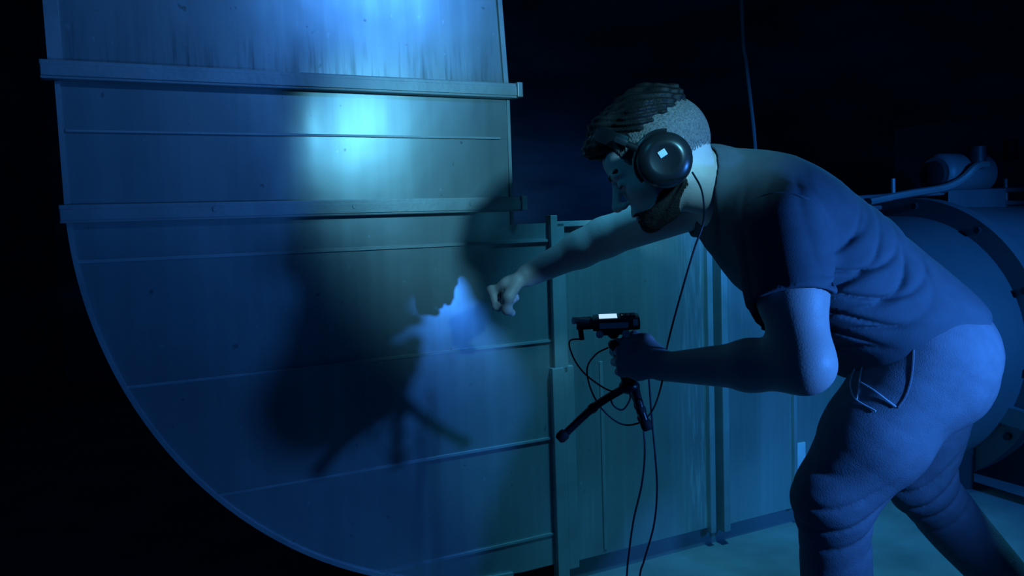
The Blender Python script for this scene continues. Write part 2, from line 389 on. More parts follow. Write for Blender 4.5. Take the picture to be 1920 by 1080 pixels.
MB().box((c.x + .05, c.y - .02, c.z - .19), (c.x + .30, c.y + .16, c.z - .075)).build('mount', M['mdark'], pm)
MB().cyl(P(1832, 315, 3.5), P(1832, 275, 3.5), .035).build('terminal_box', M['mdark'], pm, smooth=True)
cb = empty('control_box', (0, 0, 0)); c = P(1778, 290, 3.9); cb.location = c
tag(cb, 'dark square cabinet above and behind the small pump motor', 'cabinet')
Q = Matrix.Translation(c) @ Uv.to_track_quat('X', 'Z').to_matrix().to_4x4()
MB().box((0, 0, -.25), (.75, .3, .16), .006).build('cabinet', M['motor'], cb, Q)
MB().box((.02, -.012, -.23), (.35, 0, .14), .003).build('door', M['motor'], cb, Q)
MB().cyl(P(1895, 300, 3.85), P(1895, 262, 3.85), .03).build('valve', M['mdark'], cb, smooth=True)
tag(MB().tube([P(1630, 378, 3.32), P(1700, 364, 3.36), P(1770, 352, 3.40), P(1805, 335, 3.42), P(1830, 312, 3.44), P(1850, 308, 3.50)], .016).build('flexible_conduit', M['bar'], smooth=True),
    'curved pale conduit sweeping up from the rail to the small motor', 'conduit')
hc = MB().tube([P(1389, -120, 3.6), P(1391, 20, 3.6), P(1398, 110, 3.6), P(1407, 190, 3.6), P(1415, 270, 3.6), P(1425, 420, 3.6), P(1430, 700, 3.6)] , .006)
hc = MB().tube([(P(1391, 20, 3.6).x - .03, 3.6, 3.3), P(1391, 20, 3.6), P(1398, 110, 3.6), P(1407, 190, 3.6), P(1415, 270, 3.6), P(1422, 420, 3.6)], .009).build('hanging_cable', M['bar'], smooth=True)
tag(hc, 'thin pale cable hanging from the ceiling behind the man', 'cable')

# ------------------------------------------------------------------ implicit-surface modeller
def smin(a, b, k):
    h = np.clip(.5 + .5 * (b - a) / k, 0, 1); return b + (a - b) * h - k * h * (1 - h)
def smax(a, b, k): return -smin(-a, -b, k)
def rc(p, a, b, r1, r2=None):
    r2 = r1 if r2 is None else r2
    a = np.asarray(a, float); b = np.asarray(b, float); ab = b - a
    t = np.clip((p - a) @ ab / (ab @ ab), 0, 1)
    return np.linalg.norm(p - a - t[:, None] * ab, axis=1) - (r1 + (r2 - r1) * t)
def ell(p, c, r, A=None):
    q = p - np.asarray(c, float)
    if A is not None: q = q @ A.T
    r = np.asarray(r, float); k0 = np.linalg.norm(q / r, axis=1); k1 = np.linalg.norm(q / (r * r), axis=1)
    return k0 * (k0 - 1) / np.maximum(k1, 1e-9)
def sweep(p, st, lat, k=.03, off=0.0):
    """st: list of (centre, half depth, half width); lat: lateral axis per station"""
    out = None
    for i in range(len(st) - 1):
        a, da, wa = st[i]; b, db, wb = st[i + 1]; ab = b - a; T = unit(ab)
        t = np.clip((p - a) @ ab / (ab @ ab), 0, 1)
        L0 = lat[i]; L1 = lat[i + 1]
        L = L0 + (L1 - L0) * t[:, None]; L = L - (L @ T)[:, None] * T; L /= np.linalg.norm(L, axis=1)[:, None]
        D = np.cross(L, T)
        q = p - a - t[:, None] * ab
        w_ = wa + (wb - wa) * t + off; d_ = da + (db - da) * t + off; z_ = np.minimum(w_, d_)
        x = (q * L).sum(1); y = (q * D).sum(1); z = q @ T
        k0 = np.sqrt((x / w_) ** 2 + (y / d_) ** 2 + (z / z_) ** 2)
        k1 = np.sqrt((x / w_ ** 2) ** 2 + (y / d_ ** 2) ** 2 + (z / z_ ** 2) ** 2)
        v = k0 * (k0 - 1) / np.maximum(k1, 1e-9)
        out = v if out is None else smin(out, v, k)
    return out

OFF = np.array([(i, j, k) for i in (0, 1) for j in (0, 1) for k in (0, 1)])
def mesh_sdf(name, f, lo, hi, h, mat, parent, margin=1.5, relax=0):
    lo = np.asarray(lo, float); hi = np.asarray(hi, float)
    def ev(P_):
        out = np.empty(len(P_))
        for s in range(0, len(P_), 200000): out[s:s + 200000] = f(P_[s:s + 200000])
        return out
    S = 16; n = np.ceil((hi - lo) / (h * S)).astype(int)
    g = np.stack(np.meshgrid(*[np.arange(k) for k in n], indexing='ij'), -1).reshape(-1, 3) * S
    while True:
        c = lo + (g + S / 2) * h; v = ev(c); g = g[np.abs(v) < S * h * .87 * margin + .004]
        if S == 1: break
        S //= 2; g = (g[:, None, :] + OFF[None] * S).reshape(-1, 3)
    nn = (n * 16 + 2)
    def key(a): return (a[..., 0] + 1) * (nn[1] + 2) * (nn[2] + 2) + (a[..., 1] + 1) * (nn[2] + 2) + a[..., 2] + 1
    cor = (g[:, None, :] + OFF[None]).reshape(-1, 3); ck = key(cor); uk, ui, inv = np.unique(ck, return_index=True, return_inverse=True)
    vals = ev(lo + cor[ui] * h); vals[vals == 0] = 1e-9
    V = vals[inv.reshape(-1)].reshape(-1, 8)
    act = (V.min(1) < 0) & (V.max(1) > 0); g = g[act]; V = V[act]
    E = [(a, b) for a in range(8) for b in range(a + 1, 8) if bin(a ^ b).count('1') == 1]
    acc = np.zeros((len(g), 3)); cnt = np.zeros(len(g))
    for a, b in E:
        va, vb = V[:, a], V[:, b]; m = (va < 0) != (vb < 0); t = np.where(m, va / np.where(m, va - vb, 1), 0)
        pt = OFF[a] + (OFF[b] - OFF[a]) * t[:, None]; acc[m] += pt[m]; cnt += m
    verts = lo + (g + acc / cnt[:, None]) * h
    gk = key(g); order = np.argsort(gk); sk_ = gk[order]
    def find(a):
        kk = key(a); i = np.searchsorted(sk_, kk); i = np.minimum(i, len(sk_) - 1); ok = sk_[i] == kk; return order[i], ok
    faces = []
    for ax in range(3):
        bx, cx = (ax + 1) % 3, (ax + 2) % 3
        eo = [0, 0, 0]; eo[ax] = 1; oi = eo[0] * 4 + eo[1] * 2 + eo[2]
        m = (V[:, 0] < 0) != (V[:, oi] < 0); gi = g[m]; idx = np.nonzero(m)[0]
        eb = np.zeros(3, int); eb[bx] = 1; ec = np.zeros(3, int); ec[cx] = 1
        i1, o1 = find(gi - eb); i2, o2 = find(gi - eb - ec); i3, o3 = find(gi - ec); ok = o1 & o2 & o3
        q = np.stack([idx, i1, i2, i3], 1)[ok]; neg = (V[:, 0] < 0)[m][ok]
        q[~neg] = q[~neg][:, ::-1]; faces.append(q)
    F_ = np.concatenate(faces)
    if name in ('t_shirt', 'sweatpants', 'hair', 'body'):      # drop stray crumbs, keep the one connected surface
        lab = np.arange(len(verts))
        while True:
            m_ = lab[F_].min(1); new = lab.copy()
            for k_ in range(4): np.minimum.at(new, F_[:, k_], m_)
            new = new[new]; new = new[new]
            if (new == lab).all(): break
            lab = new
        big = np.bincount(lab).argmax(); keep = lab == big; F_ = F_[keep[F_[:, 0]]]
        remap = np.cumsum(keep) - 1; verts = verts[keep]; F_ = remap[F_]
    for _ in range(relax):
        sm_ = np.zeros_like(verts); ct = np.zeros(len(verts))
        for a, b in ((0, 1), (1, 2), (2, 3), (3, 0)):
            for u, v in ((a, b), (b, a)):
                for c_ in range(3): sm_[:, c_] += np.bincount(F_[:, u], verts[F_[:, v], c_], len(verts))
                ct += np.bincount(F_[:, u], minlength=len(verts))
        verts = verts * .4 + .6 * sm_ / np.maximum(ct, 1)[:, None]
    me = bpy.data.meshes.new(name); me.vertices.add(len(verts)); me.vertices.foreach_set('co', verts.astype(np.float32).ravel())
    me.loops.add(F_.size); me.loops.foreach_set('vertex_index', F_.astype(np.int32).ravel())
    me.polygons.add(len(F_)); me.polygons.foreach_set('loop_start', np.arange(0, F_.size, 4, dtype=np.int32))
    me.polygons.foreach_set('loop_total', np.full(len(F_), 4, dtype=np.int32))
    me.polygons.foreach_set('use_smooth', np.ones(len(F_), dtype=bool)); me.update(calc_edges=True); me.validate()
    o = link(name, me, mat, parent)
    print('sdf', name, len(verts)); return o
def surf(px, py, f, lift=0.0, y0=1.0, y1=2.6):
    a = at(px, py, y0); b = at(px, py, y1); t = 0.0; L = np.linalg.norm(b - a); d = (b - a) / L
    for _ in range(120):
        v = float(f((a + d * t)[None])[0]) - lift
        if v < .0004: break
        t += max(v * .7, .0004)
        if t > L: break
    return Vector(a + d * t)

# ------------------------------------------------------------------ the man
# head frame: x face, y his left, z crown
tilt = math.radians(31); yaw = math.radians(9)
HF = np.array([-math.cos(tilt) * math.cos(yaw), math.cos(tilt) * math.sin(yaw), -math.sin(tilt)])
HU = unit(np.array([-math.sin(tilt) * math.cos(yaw), math.sin(tilt) * math.sin(yaw), math.cos(tilt)]))
HL = np.cross(HU, HF)
HC = at(1242, 308, 1.64); HS = 1.07
HA = np.stack([HF, HL, HU])
def tohead(p): return (p - HC) @ HA.T / HS
def fromhead(q): return HC + (np.asarray(q, float) * HS) @ HA
def head_sdf(p):
    q = tohead(p); m = q.copy(); m[:, 1] = np.abs(m[:, 1])
    d = ell(m, (-.014, 0, .036), (.097, .077, .090))
    d = smin(d, ell(m, (.035, 0, .045), (.062, .062, .055)), .02)
    d = smin(d, ell(m, (.040, 0, -.028), (.052, .055, .072)), .03)
    d = smin(d, rc(m, (-.012, .052, -.045), (.070, .018, -.080), .017, .014), .022)
    d = smin(d, ell(m, (.078, 0, -.083), (.018, .022, .016)), .016)
    d = smin(d, ell(m, (.052, .040, -.012), (.026, .024, .022)), .018)
    d = smin(d, ell(m, (.080, .022, .028), (.014, .028, .009)), .012)
    d = smax(d, -ell(m, (.104, .031, .010), (.016, .017, .012)), .010)
    d = smin(d, ell(m, (.078, .031, .009), (.0145, .0165, .0125)), .003)
    d = smin(d, rc(m, (.090, 0, .020), (.115, 0, -.020), .0065, .0085), .010)
    d = smin(d, ell(m, (.114, 0, -.024), (.011, .010, .009)), .006)
    d = smin(d, ell(m, (.103, .013, -.027), (.010, .007, .007)), .005)
    d = smax(d, -ell(m, (.107, .007, -.0345), (.005, .0032, .004)), .003)
    d = smin(d, ell(m, (.088, 0, -.050), (.012, .026, .010)), .010)
    d = smin(d, ell(m, (.0945, 0, -.0535), (.0075, .023, .0045)), .003)
    d = smin(d, ell(m, (.0920, 0, -.0650), (.0075, .019, .0050)), .003)
    d = smax(d, -ell(m, (.102, 0, -.0590), (.010, .024, .0014)), .002)
    d = smin(d, ell(m, (-.010, .079, -.002), (.018, .006, .030)), .006)
    return d * HS

# torso stations
def V3(px, py, Y): return at(px, py, Y)
TS = [(V3(1336, 347, 1.66), .075, .088), (V3(1415, 392, 1.68), .105, .165), (V3(1470, 438, 1.68), .125, .175),
      (V3(1560, 512, 1.665), .132, .165), (V3(1650, 588, 1.65), .130, .155), (V3(1712, 648, 1.64), .132, .165), (V3(1738, 690, 1.635), .120, .168)]
LS = unit([.12, -.98, -.05]); LH = unit([-.15, -.98, 0])
TL = [LS, LS, LS, unit(LS + LH * .6), unit(LS + LH), LH, LH]
ShL = V3(1462, 425, 1.50); ElL = V3(1508, 683, 1.39); WrL = V3(1246, 688, 1.62)
ShR = V3(1312, 378, 1.86); ElR = V3(1132, 446, 1.95); WrR = V3(990, 516, 1.97)
HipL = V3(1738, 672, 1.56); HipR = V3(1745, 672, 1.72)
KnL = V3(1562, 935, 1.57); KnR = V3(1722, 900, 1.78)
AnL = np.array([KnL[0] + .03, KnL[1] + .04, .09]); AnR = np.array([KnR[0] + .30, KnR[1] + .10, .12])

def hand_chain(W, X, Z, flex, thumb, s=1.0, spread=0.0, tflip=1):
    """segments of one hand. X to the knuckles, Z back of hand, Y thumb side"""
    X = unit(X); Z = unit(np.asarray(Z) - np.dot(Z, X) * X); Y = np.cross(Z, X) * tflip
    def G(a): return W + (X * a[0] + Y * a[1] + Z * a[2]) * s
    segs = []
    mcp = [(.092, .031, 0), (.096, .010, .003), (.091, -.011, .002), (.083, -.030, -.003)]
    ln = [(.043, .026, .021), (.047, .030, .022), (.043, .028, .021), (.034, .021, .019)]
    rr = [.0105, .0108, .0102, .0090]
    tips = []
    for i in range(4):
        p = np.array(mcp[i]); a = 0
        for j in range(3):
            a += math.radians(flex[i][j]); dv = np.array([math.cos(a), (1.5 - i) * spread, -math.sin(a)])
            q = p + dv * ln[i][j]
            segs.append(('f', G(p), G(q), rr[i] * (1 - .09 * j) * s, rr[i] * (1 - .09 * (j + 1)) * s)); p = q
        tips.append(G(p))
    p = np.array([.022, .026, -.010]); tl = (.044, .033, .027); tr = (.016, .0125, .0115, .0095)
    for j in range(3):
        dv = unit(thumb[j]); q = p + dv * tl[j]; segs.append(('t', G(p), G(q), tr[j] * s, tr[j + 1] * s)); p = q
    tips.append(G(p))
    palm = [G((.0, .004, 0)), G((.050, .002, -.002)), G((.088, .0, -.002))]
    return segs, palm, (X, Y, Z), tips, G
def hand_sdf(p, H, s=1.0):
    segs, palm, (X, Y, Z), tips, G = H; A = np.stack([X, Y, Z])
    d = sweep(p, [(palm[0], .020 * s, .029 * s), (palm[1], .0165 * s, .039 * s), (palm[2], .0140 * s, .040 * s)], [Y, Y, Y], .02)
    fs = None
    for k, a, b, r1, r2 in segs:
        v = rc(p, a, b, r1, r2)
        if k == 't': d = smin(d, v, .012)
        else: fs = v if fs is None else smin(fs, v, .0022)
    for t in segs[0:12:3]: d = smin(d, rc(p, t[1], t[1] + X * .001, .0122 * s), .006)
    return smin(d, fs, .006)
HLd = unit(V3(1165, 668, 1.66) - WrL)
HandL = hand_chain(WrL, HLd, np.array([0.10, -1, .22]), [(52, 88, 40), (56, 90, 42), (58, 92, 44), (60, 92, 46)],
                   [(.80, .52, -.35), (.93, .12, -.38), (.85, -.25, -.50)], 1.0, 0.0, -1)
HRd = unit(V3(930, 546, 2.00) - WrR)
HandR = hand_chain(WrR, HRd, np.array([-.35, .30, .88]), [(82, 100, 62), (85, 102, 62), (88, 102, 62), (90, 102, 62)],
                   [(.72, .34, -.62), (.62, -.35, -.70), (.05, -.95, -.30)], 1.0, 0.0, 1)

def arms_sdf(p):
    a = rc(p, ShL, ShL + (ElL - ShL) * .5, .064, .061); a = smin(a, rc(p, ShL + (ElL - ShL) * .5, ElL, .060, .047), .02)
    a = smin(a, rc(p, ElL, ElL + (WrL - ElL) * .35, .049, .047), .03); a = smin(a, rc(p, ElL + (WrL - ElL) * .35, WrL, .046, .029), .02)
    b = rc(p, ShR, ElR, .060, .046); b = smin(b, rc(p, ElR, ElR + (WrR - ElR) * .3, .045, .043), .025); b = smin(b, rc(p, ElR + (WrR - ElR) * .3, WrR, .043, .029), .02)
    return np.minimum(a, b)
NeckA = fromhead((-.030, 0, -.055)); NeckB = V3(1378, 360, 1.66)
def neck_sdf(p, off=0.0): return sweep(p, [(fromhead((-.028, 0, -.02)), .062, .060), (NeckA, .057, .057), (NeckB, .055, .056)], [HL, HL, LS], .03, off)
def legs_sdf(p, off=0.0):
    d = rc(p, HipL, KnL, .080 + off, .055 + off); d = np.minimum(d, rc(p, HipR, KnR, .080 + off, .055 + off))
    d = smin(d, rc(p, KnL, AnL, .052 + off, .035 + off), .03); d = smin(d, rc(p, KnR, AnR, .052 + off, .035 + off), .03)
    return d
def body_sdf(p):
    d = sweep(p, TS, TL, .04, -.022)
    d = smin(d, rc(p, ShL, ShR, .050, .045), .05)
    d = smin(d, arms_sdf(p), .03)
    d = smin(d, neck_sdf(p), .03)
    d = smin(d, head_sdf(p), .012)
    d = smin(d, hand_sdf(p, HandL), .010); d = smin(d, hand_sdf(p, HandR), .010)
    d = smin(d, legs_sdf(p), .05)
    return d

man = empty('person', (float(KnL[0]) + .2, 1.62, 0))
tag(man, 'person in dark t-shirt and grey sweatpants leaning forward with one arm stretched out', 'person')
allp = np.array([t[0] for t in TS] + [ShL, ElL, WrL, ShR, ElR, WrR, HipL, HipR, KnL, KnR, AnL, AnR, HC] + HandL[3] + HandR[3])
lo = allp.min(0) - .17; hi = allp.max(0) + .2; lo[2] = -.01
body = mesh_sdf('body', body_sdf, lo, hi, .003, M['skin'], man)

# t-shirt
AX = unit(TS[4][0] - TS[1][0]); BK = unit(np.cross(AX, np.array([0, -1.0, 0]))); BK = BK if BK[2] > 0 else -BK
T1 = TS[1][0]
def wob(p, f, ph): return np.sin(p[:, 0] * f + ph) * np.sin(p[:, 1] * f * 1.3 + ph * 2) + np.sin(p[:, 2] * f * .9 + ph * 3) * .7
def valley(x, e=3.0): return np.clip(1.09 - np.sqrt(np.sin(np.pi * x) ** 2 + .012), 0, 1) ** e
def folds_shirt(p):
    s = (p - T1) @ AX; v = (p - T1) @ BK
    ph = (s + .55 * v * v / .13 - .30 * v + .020 * wob(p, 14, .4) + .006 * wob(p, 37, 1.9)) / .054
    msk = np.clip((s - .10) / .10, 0, 1) * np.clip((.36 - s) / .10, 0, 1)
    amp = .65 + .35 * np.sin(s * 47 + v * 9)
    ph2 = (s - .75 * v + .9 * v * v / .13 + .018 * wob(p, 12, 1.4)) / .071
    msk = msk * (.25 + .75 * np.clip((.10 - v) / .07, 0, 1))
    return msk * (.019 * amp * valley(ph, 3.4) + .012 * valley(ph2, 4.5)) + .0022 * wob(p, 26, .9)
SlL = V3(1484, 566, 1.435); SlR = V3(1152, 436, 1.985)
slLd = unit(SlL - ShL); slRd = unit(SlR - ShR)
colA = unit(NeckA - NeckB); COLP = V3(1326, 350, 1.64); colN = unit([-.93, .05, -.06])
HEMP = V3(1772, 622, 1.60); HEMN = unit([.43, -.05, -.90])
def shirt_core(p):
    d = sweep(p, TS[:6] + [(TS[6][0], .138, .182)], TL, .045, .008)
    sl = rc(p, ShL, SlL + slLd * .03, .086, .078)
    slp = (p - ShL) @ slLd; sv = (p - ShL) @ BK
    sl = sl + .0032 * valley((slp * .9 + sv * 1.3 + .01 * wob(p, 21, 2)) / .05, 2) + .0016 * wob(p, 30, 1)
    d = smin(d, sl, .035)
    sl = smax(sl, (p - SlL) @ slLd, .004)
    sr = rc(p, ShR, SlR + slRd * .03, .074, .060) + .002 * wob(p, 32, 2.2)
    sr = smax(sr, (p - SlR) @ slRd, .004)
    d = smin(d, sr, .035)
    d = smin(d, rc(p, ShL * .8 + ShR * .2, ShR * .85 + ShL * .15, .070, .066), .05)
    return d
def shirt_sdf(p):
    d = shirt_core(p) + folds_shirt(p)
    nl = rc(p, ShL + slLd * .10, ElL, .098); side = (p - SlL) @ np.array([0, 1.0, 0])
    d = np.where((nl < 0) & (side < .045), smax(d, (p - SlL) @ slLd, .004), d)
    d = smax(d, (p - COLP) @ colN, .004)
    d = smax(d, (p - HEMP) @ HEMN, .004)
    d = smax(d, -(arms_sdf(p) - .004), .004); d = smax(d, -neck_sdf(p, .004), .004)
    return d
sl_lo = np.array([t[0] for t in TS] + [ShL, SlL, ShR, SlR]).min(0) - .15; sl_hi = np.array([t[0] for t in TS] + [ShL, SlL, ShR, SlR]).max(0) + .22
shirt = mesh_sdf('t_shirt', shirt_sdf, sl_lo, sl_hi, .0032, M['shirt'], man, relax=3)

# sweatpants
PS = [(TS[4][0], .098, .125), (TS[5][0], .110, .146), (V3(1742, 668, 1.635), .120, .166), (V3(1748, 705, 1.635), .105, .165)]
def pants_core(p):
    d = sweep(p, PS, [LH] * 4, .04, -.001)
    d = smin(d, rc(p, V3(1742, 662, 1.56), HipL * .45 + KnL * .55, .110, .098), .04)
    d = smin(d, rc(p, HipL * .45 + KnL * .55, KnL, .097, .080), .03)
    d = smin(d, rc(p, V3(1750, 668, 1.72), KnR, .106, .074), .035)
    d = smin(d, rc(p, KnL, AnL, .074, .065), .03)
    d = smin(d, rc(p, KnR, AnR, .072, .060), .03)
    return d
def knee_folds(p, K, A_, ext):
    ax = unit(A_ - K); s = (p - K) @ ax; dd = np.linalg.norm(p - K, axis=1)
    msk = np.clip(1 - dd / ext, 0, 1)
    return msk * .014 * valley((s + .020 * wob(p, 16, 1.1) + .30 * (p[:, 0] - K[0])) / .055, 2.6)
def pants_sdf(p):
    d = pants_core(p) + knee_folds(p, KnL, AnL, .15) + knee_folds(p, KnR, AnR, .16) + .002 * wob(p, 23, 1.7)
    tl = unit(KnL - HipL); s = (p - HipL) @ tl
    d = d + .0006 * valley((s - .7 * ((p - HipL) @ BK) + .01 * wob(p, 13, .3)) / .085, 2.5) * np.clip((.35 - s) / .1, 0, 1)
    d = smax(d, .055 - p[:, 2], .004)
    return d
lo = np.array([HipL, KnL, KnR, AnL, AnR, TS[4][0], TS[5][0]]).min(0) - .17; hi = np.array([HipL, HipR, KnL, KnR, AnL, AnR, TS[4][0], TS[5][0]]).max(0) + .19; lo[2] = .0
pants = mesh_sdf('sweatpants', pants_sdf, lo, hi, .004, M['pants'], man, relax=3)
for q in range(1):
    # shirt seam, collar rib
    sm = [surf(x, y, shirt_sdf, .0005) for x, y in ((1404, 382), (1424, 368), (1450, 361), (1480, 362), (1510, 371), (1545, 388))]
    MB().tube(sm, .0016, 6).build('sleeve_seam', M['shirt'], man, smooth=True)
    PF = lambda p: pants_sdf(p)
    for pts in (((1630, 660), (1608, 683), (1597, 706), (1595, 728), (1606, 750), (1642, 771)), ((1618, 684), (1613, 706), (1610, 730), (1607, 748)), ((1614, 717), (1640, 733), (1660, 748), (1680, 763))):
        pp = [surf(x, y, PF, .003) for x, y in pts]
        MB().tube(pp, .0017, 6).build('drawcord', M['cord'], man, smooth=True)
    pk = [surf(x, y, PF, .0008) for x, y in ((1713, 655), (1711, 690), (1706, 720), (1697, 745), (1684, 764))]
    MB().tube(pk, .0022, 6).build('pocket_edge', M['pants'], man, smooth=True)
# shoes
for An, dr in ((AnL, unit([-.93, .25, 0])), (AnR, unit([-.80, .45, 0]))):
    heel = An - dr * .035; heel[2] = .045; toe = An + dr * .17; toe[2] = .038
    side = np.cross([0, 0, 1], dr)
    def shoe(p, heel=heel, toe=toe, side=side, An=An):
        d = sweep(p, [(heel, .042, .038), ((heel + toe) / 2, .042, .045), (toe, .032, .045)], [side] * 3, .03)
        d = smin(d, rc(p, np.array([An[0], An[1], .055]), np.array([An[0], An[1], .10]), .042), .03)
        return smax(d, .014 - p[:, 2], .004)
    so = mesh_sdf('shoe', shoe, np.minimum(heel, toe) - .08, np.maximum(heel, toe) + .10, .004, M['shoe'], man)
    def sole(p, heel=heel, toe=toe, side=side):
        d = sweep(p, [(heel, .05, .041), ((heel + toe) / 2, .05, .048), (toe, .045, .047)], [side] * 3, .03)
        return smax(smax(d, p[:, 2] - .016, .003), .0005 - p[:, 2], .002)
    mesh_sdf('sole', sole, np.minimum(heel, toe) * [1, 1, 0] - .08, np.maximum(heel, toe) * [1, 1, 0] + .08, .004, M['sole'], so)

# hair, brows, beard
def hair_sdf(p):
    q = tohead(p); h = head_sdf(p)
    wv = .5 * np.sin(q[:, 0] * 55 + q[:, 1] * 20) + .5 * np.sin(q[:, 2] * 60 + 1)
    st = .0016 * np.sin(q[:, 2] * 420 - q[:, 0] * 260 + 2.5 * wv) + .0014 * np.sin(q[:, 1] * 380 + q[:, 0] * 120 + 3 * wv) + .0020 * np.sin(q[:, 0] * 95 + q[:, 1] * 90 + q[:, 2] * 60)
    ss = np.clip((q[:, 2] - .065) / .055, 0, 1); th = .001 + .020 * ss * ss * (3 - 2 * ss)
    d = h - th
    d = smin(d, ell(q, (.080, .004, .096), (.033, .048, .022)) * HS, .02)
    d = smin(d, ell(q, (-.022, .0, .134), (.030, .036, .018)) * HS, .015)
    d = smin(d, ell(q, (.035, .0, .124), (.050, .048, .022)) * HS, .015)
    d = d + st
    cut = -(q[:, 2] - (.068 + .10 * np.clip(q[:, 0] + .01, -.1, 0) * -1 - .10 * np.clip(q[:, 0], 0, 1))) * .9
    cut = cut + .003 * np.sin(q[:, 0] * 230 + q[:, 1] * 50) + .002 * np.sin(q[:, 0] * 610)
    d = smax(d, cut, .010)
    return smax(d, -(h + .002), .002)
lo = HC - .20; hi = HC + .20
mesh_sdf('hair', hair_sdf, lo, hi, .0025, M['hair'], man)
def stub_sdf(p):
    q = tohead(p); h = head_sdf(p)
    n = .0006 * np.sin(q[:, 0] * 900 + 2 * np.sin(q[:, 2] * 300)) * np.sin(q[:, 2] * 850)
    d = h - .0012
    low = .010 * np.sin(q[:, 0] * 60) * 0 - (q[:, 2] - np.where(q[:, 0] < 0, -.045 + .35 * (q[:, 0] + .09), -.0135 + .75 * q[:, 0]))
    d = smax(d, low, .004); d = smax(d, q[:, 0] - .062 - .25 * (q[:, 2] - .05), .004)
    return smax(d, -(h + .0015), .001)
mesh_sdf('short_side_hair', stub_sdf, lo, hi, .0025, M['stubble'], man)
def beard_sdf(p):
    q = tohead(p); h = head_sdf(p); n = .0008 * np.sin(q[:, 0] * 700) * np.sin(q[:, 1] * 650 + q[:, 2] * 500)
    line = q[:, 2] + .054 + np.clip(.055 - q[:, 0], 0, .08) * -.45
    m = np.minimum(smax(h - .0019 + n * .3, line + .003 * np.sin(q[:, 0] * 160 + q[:, 1] * 90), .004), 1)
    m = smax(m, -q[:, 0] - .022, .01)
    lip = ell(q, (.097, 0, -.060), (.016, .022, .0085)); m = smax(m, -lip, .003)
    return smax(m, -(h + .0015), .001)
mesh_sdf('beard', beard_sdf, lo, hi, .0025, M['beard'], man)
for s in (-1, 1):
    def brow(p, s=s):
        q = tohead(p); h = head_sdf(p)
        r = rc(q, (.095, .012 * s, .030), (.080, .048 * s, .034), .0070, .0050)
        return smax(smax(h - .0032, r, .002), -(h + .002), .001)
    mesh_sdf('eyebrow', brow, lo, hi, .0022, M['hair'], man)
    def lash(p, s=s):
        q = tohead(p); h = head_sdf(p)
        r = np.minimum(rc(q, (.096, .018 * s, .005), (.095, .031 * s, .0015), .0022, .0026), rc(q, (.095, .031 * s, .0015), (.086, .046 * s, .005), .0026, .0018))
        return smax(smax(h - .0018, r, .001), -(h + .002), .001)
    mesh_sdf('eyelashes', lash, lo, hi, .0015, M['hair'], man)

# ------------------------------------------------------------------ headphones
hp = empty('headphones', HC); tag(hp, 'black closed headphones worn tilted forward over the man\'s short hair', 'headphones')
HM = Matrix(((HF[0], HL[0], HU[0], HC[0]), (HF[1], HL[1], HU[1], HC[1]), (HF[2], HL[2], HU[2], HC[2]), (0, 0, 0, 1)))
bt = math.radians(33)     # forward lean of the band in the head frame
bd = Vector((math.sin(bt), 0, math.cos(bt)))
for s in (1, -1):
    e = Vector((.0, s * .082, .0)); ax = Vector((0, s, 0))
    MB().lathe(e, ax, [(0, .0), (0, .040), (.004, .049), (.014, .051), (.020, .047), (.020, 0)], 40, ref=(0, 0, 1)).build('ear_cushion', M['matte'], hp, HM, True)
    c = MB().lathe(e + ax * .020, ax, [(0, 0), (0, .050), (.006, .0535), (.020, .0525), (.030, .046), (.034, .036), (.036, .030), (.0345, .026), (.0345, 0)], 40, ref=(0, 0, 1)).build('ear_cup', M['black'], hp, HM, True, 60)
    # worn emblem patch on the cup face
    MB().box((-.010, min(s * .1360, s * .1385), .005), (.005, max(s * .1360, s * .1385), .018), .0012).build('cup_emblem', M['logo'], c, HM)
    # yoke
    y = MB(); pts = []
    for a in range(-70, 71, 10):
        r = math.radians(a); pts.append(e + ax * .030 + (bd * math.cos(r) + Vector((bd.z, 0, -bd.x)) * math.sin(r)) * .0555)
    y.tube(pts, .0045, 8); y.cyl(pts[7], pts[7] + bd * .030, .008, .006)
    y.build('yoke', M['black'], hp, HM, True)
    MB().box((-.011, -.006, -.013), (.011, .006, .013), .003).build('slider', M['black'], hp, HM @ Matrix.Translation(e + ax * .026 + bd * .090) @ bd.to_track_quat('Z', 'Y').to_matrix().to_4x4(), True)
# band
b = MB(); n = 40; rows = []
fwdv = Vector((bd.z, 0, -bd.x))
def band(w, r_in, r_out, a0, name, mat):
    b = MB(); rings = []
    for i in range(n + 1):
        a = math.radians(-a0 + 2 * a0 * i / n)
        dirv = Vector((0, 1, 0)) * math.sin(a) + bd * math.cos(a)
        sc_y = 1.0
        def pt(r, x): return Vector((0, 0, .0)) + bd * (math.cos(a) * r * 1.12) + Vector((0, 1, 0)) * math.sin(a) * (r * .80) + fwdv * x
        rings.append([b.bm.verts.new(v) for v in (pt(r_in, -w), pt(r_out, -w), pt(r_out + .001, 0), pt(r_out, w), pt(r_in, w))])
    for A_, B_ in zip(rings, rings[1:]):
        for k in range(5): b.bm.faces.new((A_[k], A_[(k + 1) % 5], B_[(k + 1) % 5], B_[k]))
    b.bm.faces.new(rings[0]); b.bm.faces.new(rings[-1][::-1])
    return b.build(name, mat, hp, HM, True)
band(.015, .1400, .1430, 60, 'headband', M['black'])
band(.013, .1320, .1398, 45, 'headband_pad', M['matte'])

